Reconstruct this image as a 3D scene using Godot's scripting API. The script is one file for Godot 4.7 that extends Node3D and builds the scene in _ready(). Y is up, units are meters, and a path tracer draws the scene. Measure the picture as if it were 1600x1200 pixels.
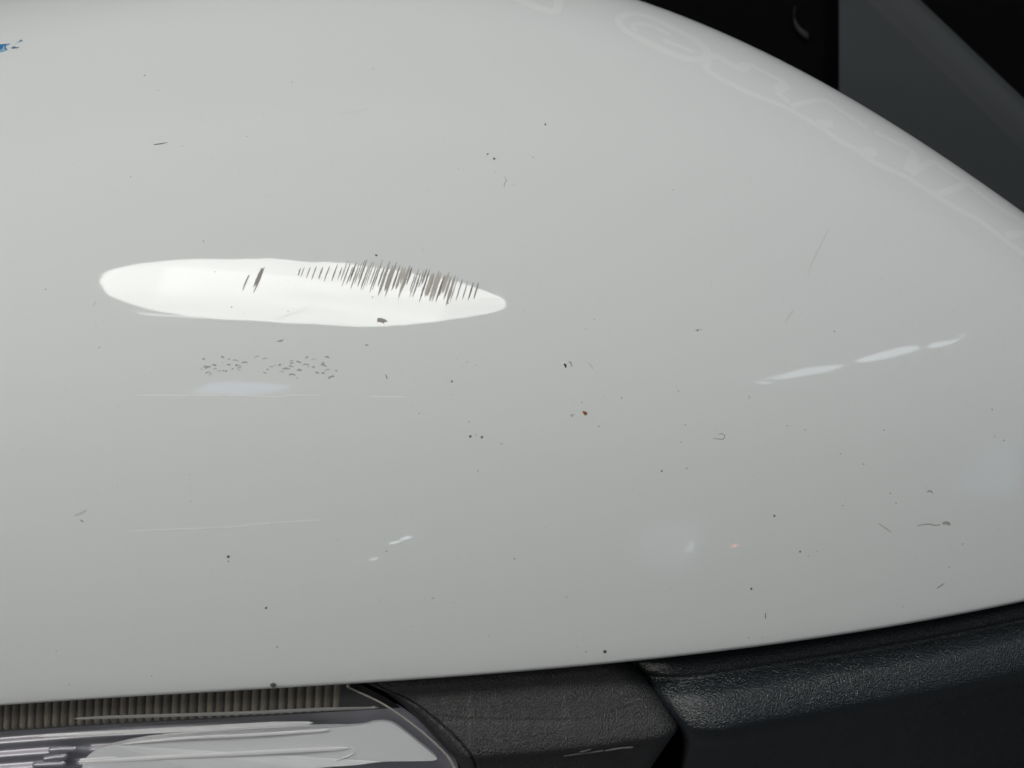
extends Node3D
# The white cap of a car's wing mirror, its indicator and black housing, close up.
# Shapes are worked out in millimetres in the mirror's own axes (x along the mirror, y up its face, z out of it).

const MM := 0.001
var tilt := Basis(Vector3.RIGHT, deg_to_rad(-25.0))
var spot := Vector3(0.0, 1.05, 0.0)
var look := {}
var dice := RandomNumberGenerator.new()
var used := {}
var top_line := [98.7147, -27.0854, -32.5895, -5.4321, 5.3521, 1.6121]
var low_line := [-47.8770, 7.4821, 1.2927, 2.5016, -0.7304]


func _ready():
	dice.seed = 7
	# ---- camera, surroundings, exposure
	var eye := Camera3D.new()
	eye.name = "camera"
	var lens := CameraAttributesPhysical.new()
	lens.frustum_focal_length = 32.97
	lens.exposure_aperture = 21.0
	lens.frustum_focus_distance = 0.195
	lens.frustum_near = 0.02
	lens.frustum_far = 40.0
	eye.attributes = lens
	eye.fov = 40.0
	eye.near = 0.02
	eye.far = 40.0
	eye.transform = Transform3D(tilt, spot + tilt * Vector3(0, 0, 0.185))
	add_child(eye)
	eye.current = true
	var air := WorldEnvironment.new()
	air.name = "surroundings"
	var env := Environment.new()
	env.background_mode = Environment.BG_COLOR
	env.background_color = Color(0.07, 0.073, 0.078).linear_to_srgb()
	env.tonemap_mode = Environment.TONE_MAPPER_LINEAR
	env.tonemap_exposure = 0.86
	env.sdfgi_enabled = true
	env.ssao_enabled = true
	env.ssil_enabled = true
	air.environment = env
	add_child(air)
	make_materials()
	lamp("roof_light", "wide white oval roof light mirrored as the big highlight above the scuffs", "roof light", "", Vector3(-399.175, 903.821, 880.073), Basis(Vector3(-0.924, 0, -0.382), Vector3(0.261, 0.73, -0.631), Vector3(0.279, -0.683, -0.675)), [Vector2(472.332, -9.543), Vector2(469.393, 24.065), Vector2(448.906, 48.133), Vector2(406.361, 74.581), Vector2(339.048, 96.16), Vector2(253.667, 113.275), Vector2(169.009, 129.648), Vector2(82.906, 139.78), Vector2(-3.753, 149.172), Vector2(-70.362, 152.668), Vector2(-154.226, 152.517), Vector2(-233.012, 149.127), Vector2(-315.174, 141.249), Vector2(-385.182, 127.015), Vector2(-436.52, 113.539), Vector2(-468.089, 100.399), Vector2(-491.255, 76.382), Vector2(-491.86, 52.045), Vector2(-471.15, 23.311), Vector2(-425.904, -8.444), Vector2(-367.923, -39.365), Vector2(-296.336, -75.443), Vector2(-224.145, -103.897), Vector2(-165.377, -119.194), Vector2(-105.042, -125.066), Vector2(-29.33, -127.19), Vector2(74.329, -135.81), Vector2(164.107, -137.65), Vector2(239.77, -136.287), Vector2(302.894, -124.046), Vector2(360.23, -104.987), Vector2(402.49, -86.81), Vector2(437.56, -67.728), Vector2(458.78, -41.755)], 11.2, Color(1, 1, 0.985))
	lamp("roof_lamp_strip", "slim white strip lamp mirrored under the left end of the big highlight", "strip lamp", "", Vector3(-737.244, 845.169, 900.888), Basis(Vector3(-0.799, 0, -0.602), Vector3(0.358, 0.804, -0.475), Vector3(0.484, -0.595, -0.642)), [Vector2(80.302, -5.651), Vector2(63.051, 0.391), Vector2(27.919, 2.302), Vector2(-7.27, 4.382), Vector2(-67.433, 10.668), Vector2(-97.503, 10.08), Vector2(-55.148, -0.573), Vector2(7.954, -7.415), Vector2(47.073, -11.889)], 6, Color(1, 1, 1))
	lamp("window_panel", "pale blue window mirrored as the bluish patch below the stone chip marks", "window", "", Vector3(-868.903, 931.238, 1821.986), Basis(Vector3(-0.911, 0, -0.413), Vector3(0.175, 0.906, -0.386), Vector3(0.374, -0.424, -0.825)), [Vector2(196.783, -60.755), Vector2(152.592, 0.659), Vector2(113.097, 29.089), Vector2(35.428, 36.815), Vector2(-38.391, 39.657), Vector2(-112.94, 40.496), Vector2(-163.453, 38.082), Vector2(-162.745, 13.735), Vector2(-111.403, -22.375), Vector2(-4.223, -50.752), Vector2(93.524, -58.06)], 3, Color(0.8, 0.87, 1))
	lamp("tube_lamp", "short tube lamp mirrored at the lower left end of the broken streak", "tube lamp", "tube lamps in one line", Vector3(1280.505, 1106.9, 2005.345), Basis(Vector3(-0.851, 0, 0.526), Vector3(-0.224, 0.905, -0.362), Vector3(-0.476, -0.426, -0.77)), [Vector2(53.182, 26.669), Vector2(3.837, 7.34), Vector2(-53.418, -1.815), Vector2(-24.394, -13.961), Vector2(20.763, -17.961)], 4.3, Color(0.93, 0.97, 1))
	lamp("tube_lamp", "long tube lamp mirrored second from the lower end of the broken streak", "tube lamp", "tube lamps in one line", Vector3(1428.75, 1163.518, 1876.561), Basis(Vector3(-0.806, 0, 0.592), Vector3(-0.265, 0.895, -0.36), Vector3(-0.53, -0.447, -0.721)), [Vector2(193.755, -12.138), Vector2(141.265, -5.736), Vector2(105.806, -7.17), Vector2(46.786, 14.691), Vector2(-22.096, 28.929), Vector2(-92.367, 37.384), Vector2(-153.626, 33.973), Vector2(-186.185, 22.462), Vector2(-157.004, 0.603), Vector2(-61.176, -28.176), Vector2(61.827, -46.458), Vector2(125.058, -37.041)], 4.3, Color(0.93, 0.97, 1))
	lamp("tube_lamp", "brightest tube lamp mirrored in the middle of the broken streak", "tube lamp", "tube lamps in one line", Vector3(1711.972, 1218.343, 1604.766), Basis(Vector3(-0.698, 0, 0.716), Vector3(-0.334, 0.884, -0.326), Vector3(-0.633, -0.467, -0.618)), [Vector2(156.517, -17.335), Vector2(108.358, 8.479), Vector2(63.601, 15.815), Vector2(-1.086, 28.716), Vector2(-78.534, 35.52), Vector2(-154.204, 37.513), Vector2(-168.324, 10.126), Vector2(-131.343, -9.83), Vector2(-9.677, -32.861), Vector2(88.898, -40.356), Vector2(126.634, -36.126)], 4.8, Color(0.93, 0.97, 1))
	lamp("tube_lamp", "tube lamp mirrored near the upper right end of the broken streak", "tube lamp", "tube lamps in one line", Vector3(1886.87, 1236.377, 1400.69), Basis(Vector3(-0.613, 0, 0.79), Vector3(-0.374, 0.881, -0.29), Vector3(-0.696, -0.473, -0.54)), [Vector2(73.149, -0.947), Vector2(24.668, 26.876), Vector2(-37.639, 15.775), Vector2(-101.636, 1.833), Vector2(-54.667, -15.609), Vector2(22.739, -18.887), Vector2(73.426, -8.89)], 4.8, Color(0.93, 0.97, 1))
	lamp("tube_lamp", "farthest tube lamp mirrored as a tiny dash at the streak end", "tube lamp", "tube lamps in one line", Vector3(1946.662, 1262.345, 1301.782), Basis(Vector3(-0.574, 0, 0.819), Vector3(-0.395, 0.876, -0.277), Vector3(-0.718, -0.482, -0.503)), [Vector2(25.097, 8.234), Vector2(-3.211, 9.465), Vector2(-27.225, 1.617), Vector2(-8.04, -13.114), Vector2(13.341, -6.168)], 3.5, Color(0.93, 0.97, 1))
	lamp("wall_lamp", "lower of the two bluish wall lamps mirrored side by side near the panel bottom", "wall lamp", "", Vector3(-275.69, -171.792, 1990.008), Basis(Vector3(-0.992, 0, -0.129), Vector3(-0.009, 0.997, 0.072), Vector3(0.128, 0.073, -0.989)), [Vector2(31.067, -6.353), Vector2(5.912, 11.741), Vector2(-28.372, 11.741), Vector2(-16.901, -1.814), Vector2(8.267, -15.361)], 7, Color(0.93, 0.97, 1))
	lamp("wall_lamp", "upper of the two bluish wall lamps mirrored side by side near the panel bottom", "wall lamp", "", Vector3(-238.642, -138.382, 1996.379), Basis(Vector3(-0.994, 0, -0.111), Vector3(-0.006, 0.998, 0.056), Vector3(0.111, 0.057, -0.992)), [Vector2(32.021, -8.175), Vector2(-0.004, 14.471), Vector2(-27.479, 14.477), Vector2(-13.726, -3.619), Vector2(9.166, -17.188)], 7, Color(0.93, 0.97, 1))
	lamp("wall_lamp", "faint wall lamp mirrored just below left of the bluish pair", "wall lamp", "", Vector3(-350.23, -277.763, 1969.101), Basis(Vector3(-0.986, 0, -0.165), Vector3(-0.021, 0.992, 0.123), Vector3(0.164, 0.125, -0.979)), [Vector2(23.266, -8.056), Vector2(9.442, 9.941), Vector2(-17.897, 14.374), Vector2(-17.746, 0.836), Vector2(2.928, -17.125)], 4, Color(0.93, 0.97, 1))
	lamp("wall_lamp", "faintest wall lamp mirrored leftmost near the panel bottom", "wall lamp", "", Vector3(-413.387, -310.641, 1953.643), Basis(Vector3(-0.981, 0, -0.196), Vector3(-0.028, 0.99, 0.138), Vector3(0.194, 0.141, -0.971)), [Vector2(15.438, -1.744), Vector2(-0.633, 11.688), Vector2(-11.904, 7.145), Vector2(-9.418, -6.34), Vector2(6.52, -10.764)], 3.5, Color(0.93, 0.97, 1))
	lamp("round_lamp", "round white lamp mirrored as the soft pale dot beside the red glow", "round lamp", "", Vector3(683.02, -187.14, 1679.012), Basis(Vector3(-0.931, 0, 0.365), Vector3(0.032, 0.996, 0.083), Vector3(-0.363, 0.089, -0.927)), [Vector2(-20.673, -0.498), Vector2(-18.814, -16.086), Vector2(-13.259, -28.502), Vector2(-5.085, -35.294), Vector2(4.11, -35.105), Vector2(12.51, -27.96), Vector2(18.434, -15.262), Vector2(20.686, 0.47), Vector2(18.804, 16.109), Vector2(13.167, 28.544), Vector2(4.914, 35.306), Vector2(-4.298, 35.064), Vector2(-12.64, 27.879), Vector2(-18.475, 15.187)], 2.6, Color(0.93, 0.97, 1))
	lamp("tail_lamp", "small red lamp mirrored as the pink dot right of the pale dot", "tail lamp", "", Vector3(818.989, -197.92, 1621.002), Basis(Vector3(-0.9, 0, 0.436), Vector3(0.041, 0.995, 0.085), Vector3(-0.434, 0.095, -0.896)), [Vector2(14.515, -4.59), Vector2(5.401, 5.088), Vector2(-6.85, 12.677), Vector2(-13.142, 4.597), Vector2(-5.093, -7.056), Vector2(5.137, -10.761)], 9.8, Color(1, 0.55, 0.5))
	lamp("skylight", "dim bluish skylight mirrored at the right edge of the white cap", "skylight", "", Vector3(1476.154, 210.917, 1118.009), Basis(Vector3(-0.626, 0, 0.779), Vector3(-0.098, 0.992, -0.078), Vector3(-0.773, -0.125, -0.622)), [Vector2(151.177, -127.753), Vector2(99.081, -18.102), Vector2(49.86, 43.117), Vector2(-12.589, 111.65), Vector2(-70.856, 147.86), Vector2(-115.018, 171.824), Vector2(-89.121, -14.64), Vector2(-70.413, -167.838), Vector2(30.632, -157.783)], 0.65, Color(0.75, 0.86, 1))
	lamp("doorway_light", "dim bluish doorway light mirrored as the haze left of the pale dot", "doorway light", "", Vector3(627.389, -168.158, 1700.589), Basis(Vector3(-0.942, 0, 0.335), Vector3(0.026, 0.997, 0.074), Vector3(-0.334, 0.079, -0.939)), [Vector2(127.186, -3.142), Vector2(96.432, 69.441), Vector2(12.86, 135.974), Vector2(-70.573, 145.122), Vector2(-111.337, 71.424), Vector2(-101.942, -88.296), Vector2(-32.194, -187.869), Vector2(72.519, -146.197)], 0.6, Color(0.8, 0.9, 1))
	glow_band("dimmest and lowest added ceiling glow band softly mirrored across the white cap", 15.91, 22.224, 0.12)
	glow_band("dim, second lowest added ceiling glow band softly mirrored across the white cap", 22.224, 28.517, 0.2)
	glow_band("third lowest, half bright added ceiling glow band softly mirrored across the white cap", 28.517, 34.788, 0.3)
	glow_band("added bright band just under the brightest ceiling glow band softly mirrored across the white cap", 34.788, 41.038, 0.38)
	glow_band("brightest and widest added ceiling glow band softly mirrored across the white cap", 41.038, 83.25, 0.42)
	glow_band("added bright band just above the brightest ceiling glow band softly mirrored across the white cap", 83.25, 104, 0.15)
	glow_band("topmost, dim added ceiling glow band softly mirrored across the white cap", 104, 126, 0.05)
	lamp("added_side_lamp", "added unseen warm oval lamp that lights the corner of the black housing", "added lamp", "", Vector3(-1185.35, 101.919, 868.937), Basis(Vector3(-0.58, 0, -0.814), Vector3(0.082, 0.995, -0.059), Vector3(0.81, -0.101, -0.577)), [Vector2(105, 0), Vector2(97.007, 34.442), Vector2(74.246, 63.64), Vector2(40.182, 83.149), Vector2(0, 90), Vector2(-40.182, 83.149), Vector2(-74.246, 63.64), Vector2(-97.007, 34.442), Vector2(-105, 0), Vector2(-97.007, -34.442), Vector2(-74.246, -63.64), Vector2(-40.182, -83.149), Vector2(0, -90), Vector2(40.182, -83.149), Vector2(74.246, -63.64), Vector2(97.007, -34.442)], 38, Color(1, 0.97, 0.93))  # unseen lamp added to put a highlight on the housing corner
	build_mirror()
	build_door()


# ---------------------------------------------------------------- materials
func paint(albedo: Color, rough: float, spec := 0.5) -> StandardMaterial3D:
	var m := StandardMaterial3D.new()
	m.albedo_color = albedo.linear_to_srgb()
	m.roughness = rough
	m.metallic_specular = spec
	return m


func grain(m: StandardMaterial3D, freq: float, size: float, strength: float, s: int):
	var n := FastNoiseLite.new()
	n.noise_type = FastNoiseLite.TYPE_SIMPLEX_SMOOTH
	n.seed = s
	n.frequency = freq
	n.fractal_octaves = 2
	var t := NoiseTexture2D.new()
	t.width = 512
	t.height = 512
	t.seamless = true
	t.as_normal_map = true
	t.bump_strength = strength
	t.noise = n
	m.normal_enabled = true
	m.normal_texture = t
	m.uv1_triplanar = true
	m.uv1_scale = Vector3.ONE * (1.0 / size)


func orange_peel(m: StandardMaterial3D):
	grain(m, 0.02, 0.03, 5.0, 21)
	m.normal_scale = 0.004


func glow_band(label: String, low: float, high: float, bright: float):
	# glow band added to imitate a bright ceiling, far above and behind the photographer
	var o := thing("glow_band", label, "glow band")
	o.transform = Transform3D(tilt, spot)
	var glow := StandardMaterial3D.new()
	glow.emission_enabled = true
	glow.emission = Color(0.97, 0.985, 1.0)
	glow.emission_energy_multiplier = bright
	add("glowing_sheet", sheet(24, 6, func(u, v):
		var a := deg_to_rad(lerpf(high, low, v))
		return Vector3(lerpf(-4600, 4600, u), sin(a) * 3300.0, cos(a) * 3300.0)), glow, o)


func make_materials():
	look.white = paint(Color(0.812, 0.832, 0.815), 0.02, 0.5)
	orange_peel(look.white)
	look.decal = paint(Color(0.868, 0.882, 0.866), 0.02, 0.5)
	orange_peel(look.decal)
	look.dark = paint(Color(0.11, 0.105, 0.095), 0.8, 0.2)
	look.black = paint(Color(0.02, 0.02, 0.02), 0.8, 0.2)
	look.grey = paint(Color(0.40, 0.395, 0.37), 0.8, 0.2)
	look.faint2 = paint(Color(0.71, 0.715, 0.69), 0.6, 0.3)
	look.chip = paint(Color(0.42, 0.41, 0.375), 0.7, 0.3)
	look.faint = paint(Color(0.62, 0.63, 0.605), 0.7, 0.3)
	look.veil = paint(Color(0.75, 0.76, 0.735), 0.5, 0.3)
	look.silver = paint(Color(0.8, 0.81, 0.79), 0.14, 0.5)
	look.pale = paint(Color(0.97, 0.97, 0.97), 0.4, 1.0)
	look.palefaint = paint(Color(0.93, 0.93, 0.92), 0.45, 0.7)
	look.rust = paint(Color(0.25, 0.09, 0.015), 0.8, 0.2)
	look.blue = paint(Color(0.02, 0.19, 0.46), 0.4)
	look.bluepale = paint(Color(0.25, 0.45, 0.62), 0.4)
	look.bluedark = paint(Color(0.05, 0.12, 0.2), 0.5)
	for k in 4:
		var g: float = [0.29, 0.40, 0.52, 0.60][k]
		look["scrape%d" % k] = paint(Color(g, g * 0.955, g * 0.87), 0.85, 0.1)
	look.plastic = paint(Color(0.038, 0.038, 0.038), 0.42, 0.6)
	grain(look.plastic, 0.08, 0.016, 12.0, 3)
	look.plastic.normal_scale = 0.85
	look.base = paint(Color(0.012, 0.017, 0.020), 0.25, 0.6)
	grain(look.base, 0.08, 0.016, 12.0, 5)
	look.base.normal_scale = 0.5
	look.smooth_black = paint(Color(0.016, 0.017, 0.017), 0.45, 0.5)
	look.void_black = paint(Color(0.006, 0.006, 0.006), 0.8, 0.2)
	look.rib = paint(Color(0.165, 0.14, 0.10), 0.35, 0.5)
	look.rib_dark = paint(Color(0.115, 0.095, 0.062), 0.35, 0.5)
	look.backing = paint(Color(0.012, 0.011, 0.009), 0.5, 0.5)
	look.chrome = paint(Color(0.42, 0.42, 0.47), 0.38)
	look.chrome.metallic = 0.7
	look.plate_glare = paint(Color(0.74, 0.75, 0.76), 0.3)  # pale tone imitates lamp glare on the lens
	look.guide_glare = paint(Color(0.95, 0.95, 0.95), 0.3)  # white for the strip under the ribs and the painted lens glare
	look.edge = paint(Color(0.27, 0.27, 0.26), 0.3)  # tone of the reflected streak painted on the lens
	look.rim = paint(Color(0.42, 0.40, 0.36), 0.3)
	look.scuffed = paint(Color(0.17, 0.17, 0.17), 0.8, 0.2)
	var clear := StandardMaterial3D.new()
	clear.albedo_color = Color(1, 1, 1, 0.03)
	clear.transparency = BaseMaterial3D.TRANSPARENCY_ALPHA
	clear.roughness = 0.03
	look.clear = clear
	look.tint = paint(Color(0.003, 0.003, 0.003), 0.08, 0.15)
	look.sail = paint(Color(0.043, 0.048, 0.051), 0.6, 0.4)
	look.sail_edge_sheen = paint(Color(0.056, 0.061, 0.064), 0.6, 0.4)  # lighter trim tone imitates the sheen along its rounded edge
	look.case = paint(Color(0.4, 0.4, 0.4), 0.6)


# ---------------------------------------------------------------- names and nodes
func add(called: String, mesh: Mesh, m: Material, parent: Node) -> MeshInstance3D:
	var o := MeshInstance3D.new()
	var key := str(parent.get_instance_id()) + called
	var n: int = used.get(key, 0)
	used[key] = n + 1
	o.name = called if n == 0 else "%s_%03d" % [called, n]
	o.mesh = mesh
	o.material_override = m
	parent.add_child(o, true)
	return o


func diffuser() -> NoiseTexture2D:
	# the lamp's plastic cover is not evenly bright
	var n := FastNoiseLite.new()
	n.seed = 12
	n.frequency = 0.012
	n.fractal_octaves = 3
	var ramp := Gradient.new()
	ramp.offsets = [0.25, 0.75]
	ramp.colors = [Color(0.9, 0.9, 0.9), Color(1, 1, 1)]
	var t := NoiseTexture2D.new()
	t.width = 256
	t.height = 256
	t.seamless = true
	t.noise = n
	t.color_ramp = ramp
	return t


func thing(called: String, label: String, category: String, group := "") -> Node3D:
	var o := Node3D.new()
	var n: int = used.get(called, 0)
	used[called] = n + 1
	o.name = called if n == 0 else "%s_%03d" % [called, n]
	o.set_meta("label", label)
	o.set_meta("category", category)
	o.set_meta("kind", "thing")
	if group:
		o.set_meta("group", group)
	add_child(o, true)
	return o


# ---------------------------------------------------------------- shapes
func poly(c: Array, x: float) -> float:
	var s := 0.0
	for i in range(c.size() - 1, -1, -1):
		s = s * x * 0.01 + c[i]
	return s


func top_y(x: float) -> float:
	return poly(top_line, x)


func low_y(x: float) -> float:
	return poly(low_line, x)


func dome(x: float, y: float) -> float:
	return 12 - pow(x - (-15), 2.0) / (2.0 * 420) - pow(y - (-31), 2.0) / (2.0 * 128)


func rounding(d: float, reach: float, depth: float, power: float) -> float:
	var t := clampf(1.0 - d / reach, 0.0, 1.0)
	return depth * (1.0 - pow(maxf(1.0 - pow(t, power), 0.0), 1.0 / power))


func face(x: float, y: float) -> float:
	var slope := (top_y(x + 0.5) - top_y(x - 0.5))
	var d := (top_y(x) - y) / sqrt(1.0 + slope * slope)
	var ripple := 0.0035 * sin(x * 0.47 + 0.6 * sin(y * 0.21)) * cos(y * 0.62 + 0.5 * sin(x * 0.13))
	return dome(x, y) + ripple - rounding(d, 30, 14, 2.3)


func on_face(p: Vector2, lift := 0.0) -> Vector3:
	var y := minf(p.y, top_y(p.x) - 0.05)
	return Vector3(p.x, y, face(p.x, y)) + normal_at(p) * lift


func normal_at(p: Vector2) -> Vector3:
	var e := 0.05
	var y := minf(p.y, top_y(p.x) - 0.12)
	return Vector3(-(face(p.x + e, y) - face(p.x - e, y)) / (2 * e), -(face(p.x, y + e) - face(p.x, y - e)) / (2 * e), 1).normalized()


func under(x: float, o: float, dz: float) -> Vector3:
	var b: float = low_y(x)
	return Vector3(x, b - o, dome(x, b) + dz)


func along(pts: Array, x: float) -> float:
	# smooth curve y(x) through points in order of x
	var n := pts.size()
	if x <= pts[0].x:
		return pts[0].y
	if x >= pts[n - 1].x:
		return pts[n - 1].y
	var i := 0
	while x > pts[i + 1].x:
		i += 1
	var a: Vector2 = pts[i]
	var b: Vector2 = pts[i + 1]
	var sa: float = (b.y - pts[maxi(i - 1, 0)].y) / (b.x - pts[maxi(i - 1, 0)].x)
	var sb: float = (pts[mini(i + 2, n - 1)].y - a.y) / (pts[mini(i + 2, n - 1)].x - a.x)
	var h := b.x - a.x
	var t := (x - a.x) / h
	return a.y * (1 + 2 * t) * (1 - t) * (1 - t) + sa * h * t * (1 - t) * (1 - t) + b.y * t * t * (3 - 2 * t) + sb * h * t * t * (t - 1)


func flipped(pts: Array) -> Array:
	return pts.map(func(p): return Vector2(p.y, p.x))


func sheet(nu: int, nv: int, at: Callable) -> ArrayMesh:
	# a smooth surface from at(u, v), both 0..1; u runs right, v runs up, seen from +z
	var p := PackedVector3Array()
	var nn := PackedVector3Array()
	var uv := PackedVector2Array()
	var idx := PackedInt32Array()
	for j in nv + 1:
		for i in nu + 1:
			var q: Vector3 = at.call(float(i) / nu, float(j) / nv)
			p.append(q * MM)
			uv.append(Vector2(float(i) / nu, float(j) / nv))
	for j in nv + 1:
		for i in nu + 1:
			var du := p[j * (nu + 1) + mini(i + 1, nu)] - p[j * (nu + 1) + maxi(i - 1, 0)]
			var dw := p[mini(j + 1, nv) * (nu + 1) + i] - p[maxi(j - 1, 0) * (nu + 1) + i]
			var c := (du * 1000.0).cross(dw * 1000.0)
			nn.append(c.normalized() if c.length() > 1e-9 else Vector3(0, 0, 1))
	for j in nv:
		for i in nu:
			var a := j * (nu + 1) + i
			for k in [a, a + nu + 1, a + 1, a + 1, a + nu + 1, a + nu + 2]:
				idx.append(k)
	return built(p, nn, idx, uv)


func built(p: PackedVector3Array, nn: PackedVector3Array, idx: PackedInt32Array, uv = null) -> ArrayMesh:
	var a := []
	a.resize(Mesh.ARRAY_MAX)
	a[Mesh.ARRAY_VERTEX] = p
	a[Mesh.ARRAY_NORMAL] = nn
	a[Mesh.ARRAY_INDEX] = idx
	if uv != null:
		a[Mesh.ARRAY_TEX_UV] = uv
	var m := ArrayMesh.new()
	m.add_surface_from_arrays(Mesh.PRIMITIVE_TRIANGLES, a)
	return m


func round_line(pts: Array, steps: int) -> Array:
	# Catmull-Rom through 2D points
	var out := []
	for i in pts.size() - 1:
		var a: Vector2 = pts[maxi(i - 1, 0)]
		var b: Vector2 = pts[i]
		var c: Vector2 = pts[i + 1]
		var d: Vector2 = pts[mini(i + 2, pts.size() - 1)]
		for k in steps:
			out.append(b.cubic_interpolate(c, a, d, float(k) / steps))
	out.append(pts[pts.size() - 1])
	return out


func ribbon(pts: Array, wide: float, lift: float, taper := 0.5, wobble := 0.0) -> Array:
	# a strip of paint lying on the cap: [vertices, normals, indices]
	var p := PackedVector3Array()
	var nn := PackedVector3Array()
	var idx := PackedInt32Array()
	var n := pts.size()
	for i in n:
		var t: Vector2 = (pts[mini(i + 1, n - 1)] - pts[maxi(i - 1, 0)]).normalized()
		var s := float(i) / (n - 1)
		var w := wide * 0.5 * lerpf(1.0, sqrt(maxf(0.02, 4.0 * s * (1.0 - s))), taper) * (1.0 + wobble * dice.randf_range(-1, 1))
		for k in [-1.0, 1.0]:
			var q: Vector2 = pts[i] + t.orthogonal() * w * k
			p.append(on_face(q, lift) * MM)
			nn.append(normal_at(q))
		if i:
			var a := 2 * i - 2
			idx.append_array([a, a + 2, a + 1, a + 1, a + 2, a + 3])
	return [p, nn, idx]


func joined(pieces: Array) -> ArrayMesh:
	var p := PackedVector3Array()
	var nn := PackedVector3Array()
	var idx := PackedInt32Array()
	for q in pieces:
		var at := p.size()
		p.append_array(q[0])
		nn.append_array(q[1])
		for k in q[2]:
			idx.append(k + at)
	return built(p, nn, idx)


func blot(pts: Array, lift: float) -> Array:
	# a filled patch on the cap
	var p := PackedVector3Array()
	var nn := PackedVector3Array()
	for q in pts:
		p.append(on_face(q, lift) * MM)
		nn.append(normal_at(q))
	var idx := Geometry2D.triangulate_polygon(PackedVector2Array(pts))
	for k in range(0, idx.size(), 3):
		var a: Vector2 = pts[idx[k]]
		if (pts[idx[k + 1]] - a).cross(pts[idx[k + 2]] - a) > 0.0:
			var swap := idx[k + 1]
			idx[k + 1] = idx[k + 2]
			idx[k + 2] = swap
	return [p, nn, idx]


func round_blot(c: Vector2, r: float, lift: float, flat := 1.0) -> Array:
	var pts := []
	var turn := dice.randf() * TAU
	for k in 8:
		var a: float = TAU * k / 8.0
		var v := Vector2(cos(a), sin(a) * flat) * r * dice.randf_range(0.72, 1.15)
		pts.append(c + (v if flat < 1.0 else v.rotated(turn)))
	return blot(pts, lift)


func stroke(called: String, pts: Array, wide: float, m: Material, parent: Node):
	add(called, joined([ribbon(round_line(pts, 4), wide, 0.03, 0.9, 0.25)]), m, parent)


func flake(called: String, pts: Array, m: Material, parent: Node):
	add(called, joined([blot(pts, 0.03)]), m, parent)


func letter(lines: Array, widths: Array, parent: Node):
	var pieces := []
	for i in lines.size():
		pieces.append(ribbon(round_line(lines[i], 5), widths[i] * 1.9, 0.012 + 0.006 * i, 0.25))
	add("letter_outline", joined(pieces), look.decal, parent)


func rod(pts: Array, r: float, flat := 1.0) -> ArrayMesh:
	# a round bar through points (mm) that run mostly along x
	return sheet(pts.size() - 1, 10, func(u, v):
		var i: int = int(round(u * (pts.size() - 1)))
		var a: float = -TAU * v
		var k := r * (0.05 if i == 0 or i == pts.size() - 1 else 1.0)
		return pts[i] + Vector3(0, cos(a) * k, sin(a) * k * flat))


func under_line(pts: Array, dz: float, steps := 6) -> Array:
	return round_line(pts, steps).map(func(p): return under(p.x, p.y, dz))


func plate_line(pts: Array) -> Array:
	return round_line(pts, 6).map(func(p): return under(p.x, p.y, -4.28 + 0.09 * (p.y - 6.0)))


func strip(pts: Array, half: float, rise: float) -> ArrayMesh:
	# a low rounded bead along a line of points under the cap
	var n := pts.size() - 1
	return sheet(n, 8, func(u, v):
		var i := int(round(u * n))
		var w: float = 1.0 - v * 2.0
		var k: float = half * (0.08 if i == 0 or i == n else sqrt(minf(1.0, 0.25 + 4.0 * u)) * sqrt(minf(1.0, 0.25 + 4.0 * (1.0 - u))))
		var q: Vector3 = pts[i]
		return Vector3(q.x, q.y - w * k, q.z + rise * (1.0 - w * w) * (1.0 - w * w)))


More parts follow.
